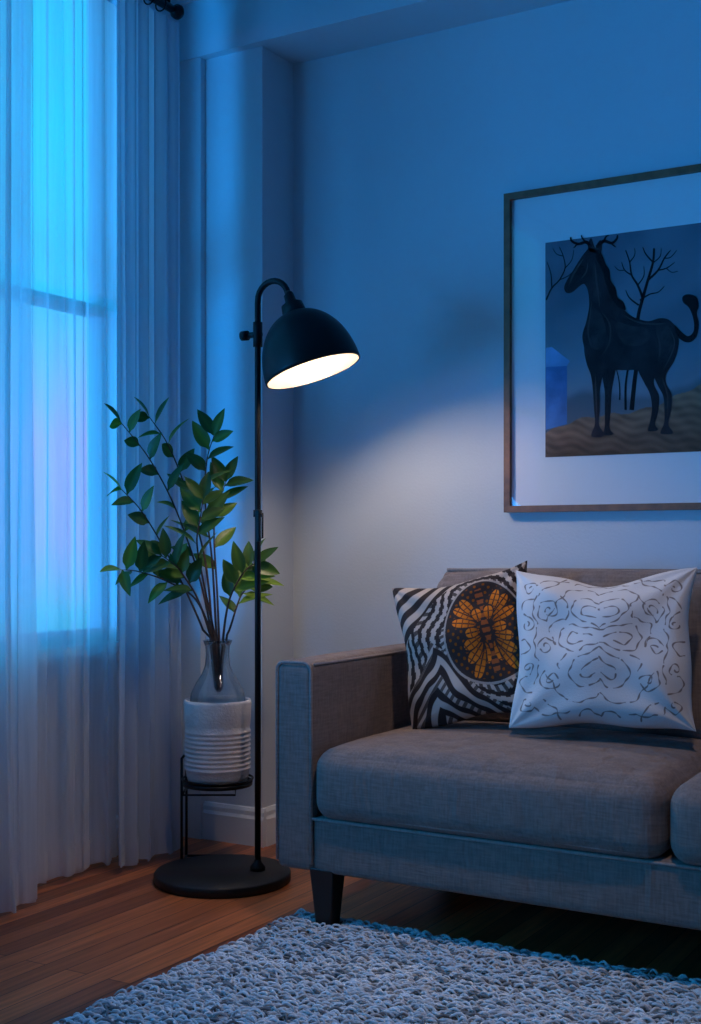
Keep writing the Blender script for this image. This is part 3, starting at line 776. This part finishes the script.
# ---------------------------------------------------------------- rug
rug=empty('shag_rug')
RX0,RX1,RY0,RY1=.862,3.45,-2.75,-.585
M_rugb=pbr('rug_backing',(.10,.10,.105),.95,bump=.5,bscale=80,var=.2,vscale=30)
box('backing',(RX0,RY0,0),(RX1,RY1,.008),M_rugb,rug)
spx,spy=.0135,.0130
nx=int((RX1-RX0)/spx); ny=int((RY1-RY0)/spy)
gx,gy=np.meshgrid(RX0+spx*(np.arange(nx)+.5),RY0+spy*(np.arange(ny)+.5))
gx=gx.ravel()+np.random.uniform(-.006,.006,gx.size); gy=gy.ravel()+np.random.uniform(-.0015,.0015,gy.size)
lx=(SX0+.130,SX1-.130)
keep=np.ones(gx.size,bool)
for l in lx: keep&=~((np.abs(gx-l)<.040)&(np.abs(gy+.64)<.034))
gx=gx[keep];gy=gy[keep];K=gx.size
ang=np.random.normal(0,.26,K)+np.where(np.random.rand(K)<.5,0,math.pi)+.10
ln=np.random.uniform(.026,.046,K); hh=np.random.uniform(.006,.017,K); rr=np.random.uniform(.0021,.0031,K)
ux,uy=np.cos(ang),np.sin(ang)
segs=6; sides=5
VV=np.zeros((K,segs,sides,3),np.float32)
for i in range(segs):
    t=i/(segs-1)
    along=ln*(t-.5); zz=.007+hh*np.sin(math.pi*(.06+.86*t))
    rad=rr*(.75+.45*math.sin(math.pi*t))*(1 if 0<i<segs-1 else .5)
    side_=.004*np.sin(2*math.pi*t+gx*900)
    cxp=gx+ux*along-uy*side_; cyp=gy+uy*along+ux*side_
    tz=np.cos(math.pi*(.06+.86*t))*hh*2.7; tl=np.sqrt(ln**2+tz**2); nxz=ln/tl; nal=-tz/tl
    for k in range(sides):
        a=2*math.pi*k/sides
        sx=math.cos(a)*rad; sn=math.sin(a)*rad
        VV[:,i,k,0]=cxp-uy*sx+ux*nal*sn; VV[:,i,k,1]=cyp+ux*sx+uy*nal*sn; VV[:,i,k,2]=zz+nxz*sn
vflat=VV.reshape(-1,3)
vflat[:,2]=np.maximum(vflat[:,2],.002)
base=(np.arange(K)*segs*sides)[:,None]
fl=[]
for i in range(segs-1):
    for k in range(sides):
        k2=(k+1)%sides; fl.append((i*sides+k,i*sides+k2,(i+1)*sides+k2,(i+1)*sides+k))
fl=np.array(fl); FF=(base[:,:,None]+fl[None]).reshape(-1,4)
me=bpy.data.meshes.new('pile')
me.vertices.add(len(vflat)); me.vertices.foreach_set('co',vflat.ravel())
me.loops.add(FF.size); me.loops.foreach_set('vertex_index',FF.ravel().astype(np.int32))
me.polygons.add(len(FF)); me.polygons.foreach_set('loop_start',np.arange(0,FF.size,4,dtype=np.int32))
me.update(calc_edges=True); me.validate()
me.polygons.foreach_set('use_smooth',[True]*len(me.polygons))
cv=np.random.uniform(.75,1.08,K)[:,None]*np.array([[.88,.90,.92]]); dk=np.random.rand(K)<.14; cv[dk]*=.35
cv=np.repeat(cv,segs*sides,0); cv=np.concatenate([cv,np.ones((len(cv),1))],1)
at=me.color_attributes.new('Col','FLOAT_COLOR','POINT'); at.data.foreach_set('color',cv.ravel().astype(np.float32))
me.materials.append(vcolmat('rug_yarn',.95,.4))
o=bpy.data.objects.new('pile',me); COL.objects.link(o); o.parent=rug

# ---------------------------------------------------------------- lighting
W=bpy.data.worlds.new('dusk_sky'); S.world=W; W.use_nodes=True; nt=W.node_tree; nt.nodes.clear(); N=nt.nodes;Lk=nt.links
out=N.new('ShaderNodeOutputWorld'); bg=N.new('ShaderNodeBackground'); Lk.new(bg.outputs[0],out.inputs[0])
tc=N.new('ShaderNodeTexCoord'); sx=N.new('ShaderNodeSeparateXYZ'); Lk.new(tc.outputs['Generated'],sx.inputs[0])
mr=N.new('ShaderNodeMapRange'); mr.inputs['From Min'].default_value=-.3; mr.inputs['From Max'].default_value=.7; Lk.new(sx.outputs['Z'],mr.inputs['Value'])
nz=N.new('ShaderNodeTexNoise'); nz.inputs['Scale'].default_value=2.5; Lk.new(tc.outputs['Generated'],nz.inputs['Vector'])
ad=N.new('ShaderNodeMath'); ad.operation='MULTIPLY_ADD'; ad.inputs[1].default_value=.12; ad.inputs[2].default_value=-.06
Lk.new(nz.outputs['Fac'],ad.inputs[0]); a2=N.new('ShaderNodeMath'); a2.operation='ADD'; Lk.new(mr.outputs[0],a2.inputs[0]); Lk.new(ad.outputs[0],a2.inputs[1])
cr=N.new('ShaderNodeValToRGB'); Lk.new(a2.outputs[0],cr.inputs[0])
e=cr.color_ramp.elements; e[0].position=0; e[0].color=(.01,.12,.22,1); e[1].position=1; e[1].color=(.01,.22,.66,1)
for p,c in ((.24,(.03,.34,.54)),(.30,(.28,.29,.72)),(.38,(.32,.31,.85)),(.48,(.03,.50,.92)),(.60,(.0,.56,.94))):
    q=e.new(p); q.color=(*c,1)
Lk.new(cr.outputs[0],bg.inputs[0]); bg.inputs[1].default_value=2.4
pl=bpy.data.lights.new('window_portal','AREA'); pl.shape='RECTANGLE'; pl.size=WY1-WY0; pl.size_y=WZ1-WZ0
pl.cycles.is_portal=True
po=bpy.data.objects.new('window_portal',pl); COL.objects.link(po); po.location=(-WT-.01,(WY0+WY1)/2,(WZ0+WZ1)/2)
po.rotation_euler=Vector((1,0,0)).to_track_quat('-Z','Z').to_euler()
al=bpy.data.lights.new('wall_fill_light','AREA'); al.shape='RECTANGLE'; al.size=1.6; al.size_y=.8; al.energy=150; al.color=(.012,.33,1)  # added blue fill outside the window, brightens the upper back wall
ao=bpy.data.objects.new('wall_fill_light',al); COL.objects.link(ao); ao.location=(-1.0,-3.35,.75)
ao.rotation_euler=(Vector((1.6,.18,1.9))-Vector((-1.0,-3.35,.75))).to_track_quat('-Z','Z').to_euler()
dl=empty('sofa_fill_light')  # added out-of-view fill: warm spot on the sofa with an invented ring fixture
lathe('fill_ring',[(.045,H-.001),(.06,H-.001),(.06,H-.006),(.045,H-.006),(.045,H-.001)],M_trim,dl,(2.0,-1.3,0),40)
sl=bpy.data.lights.new('sofa_fill_spot','SPOT'); sl.energy=56; sl.color=(1,.74,.57); sl.spot_size=math.radians(50); sl.spot_blend=1.0; sl.shadow_soft_size=.05
so=bpy.data.objects.new('sofa_fill_spot',sl); COL.objects.link(so); so.parent=dl; so.location=(2.0,-1.3,H-.03)
so.rotation_euler=Vector((-.62,.75,-2.25)).to_track_quat('-Z','Y').to_euler()
S.view_settings.view_transform='Standard'
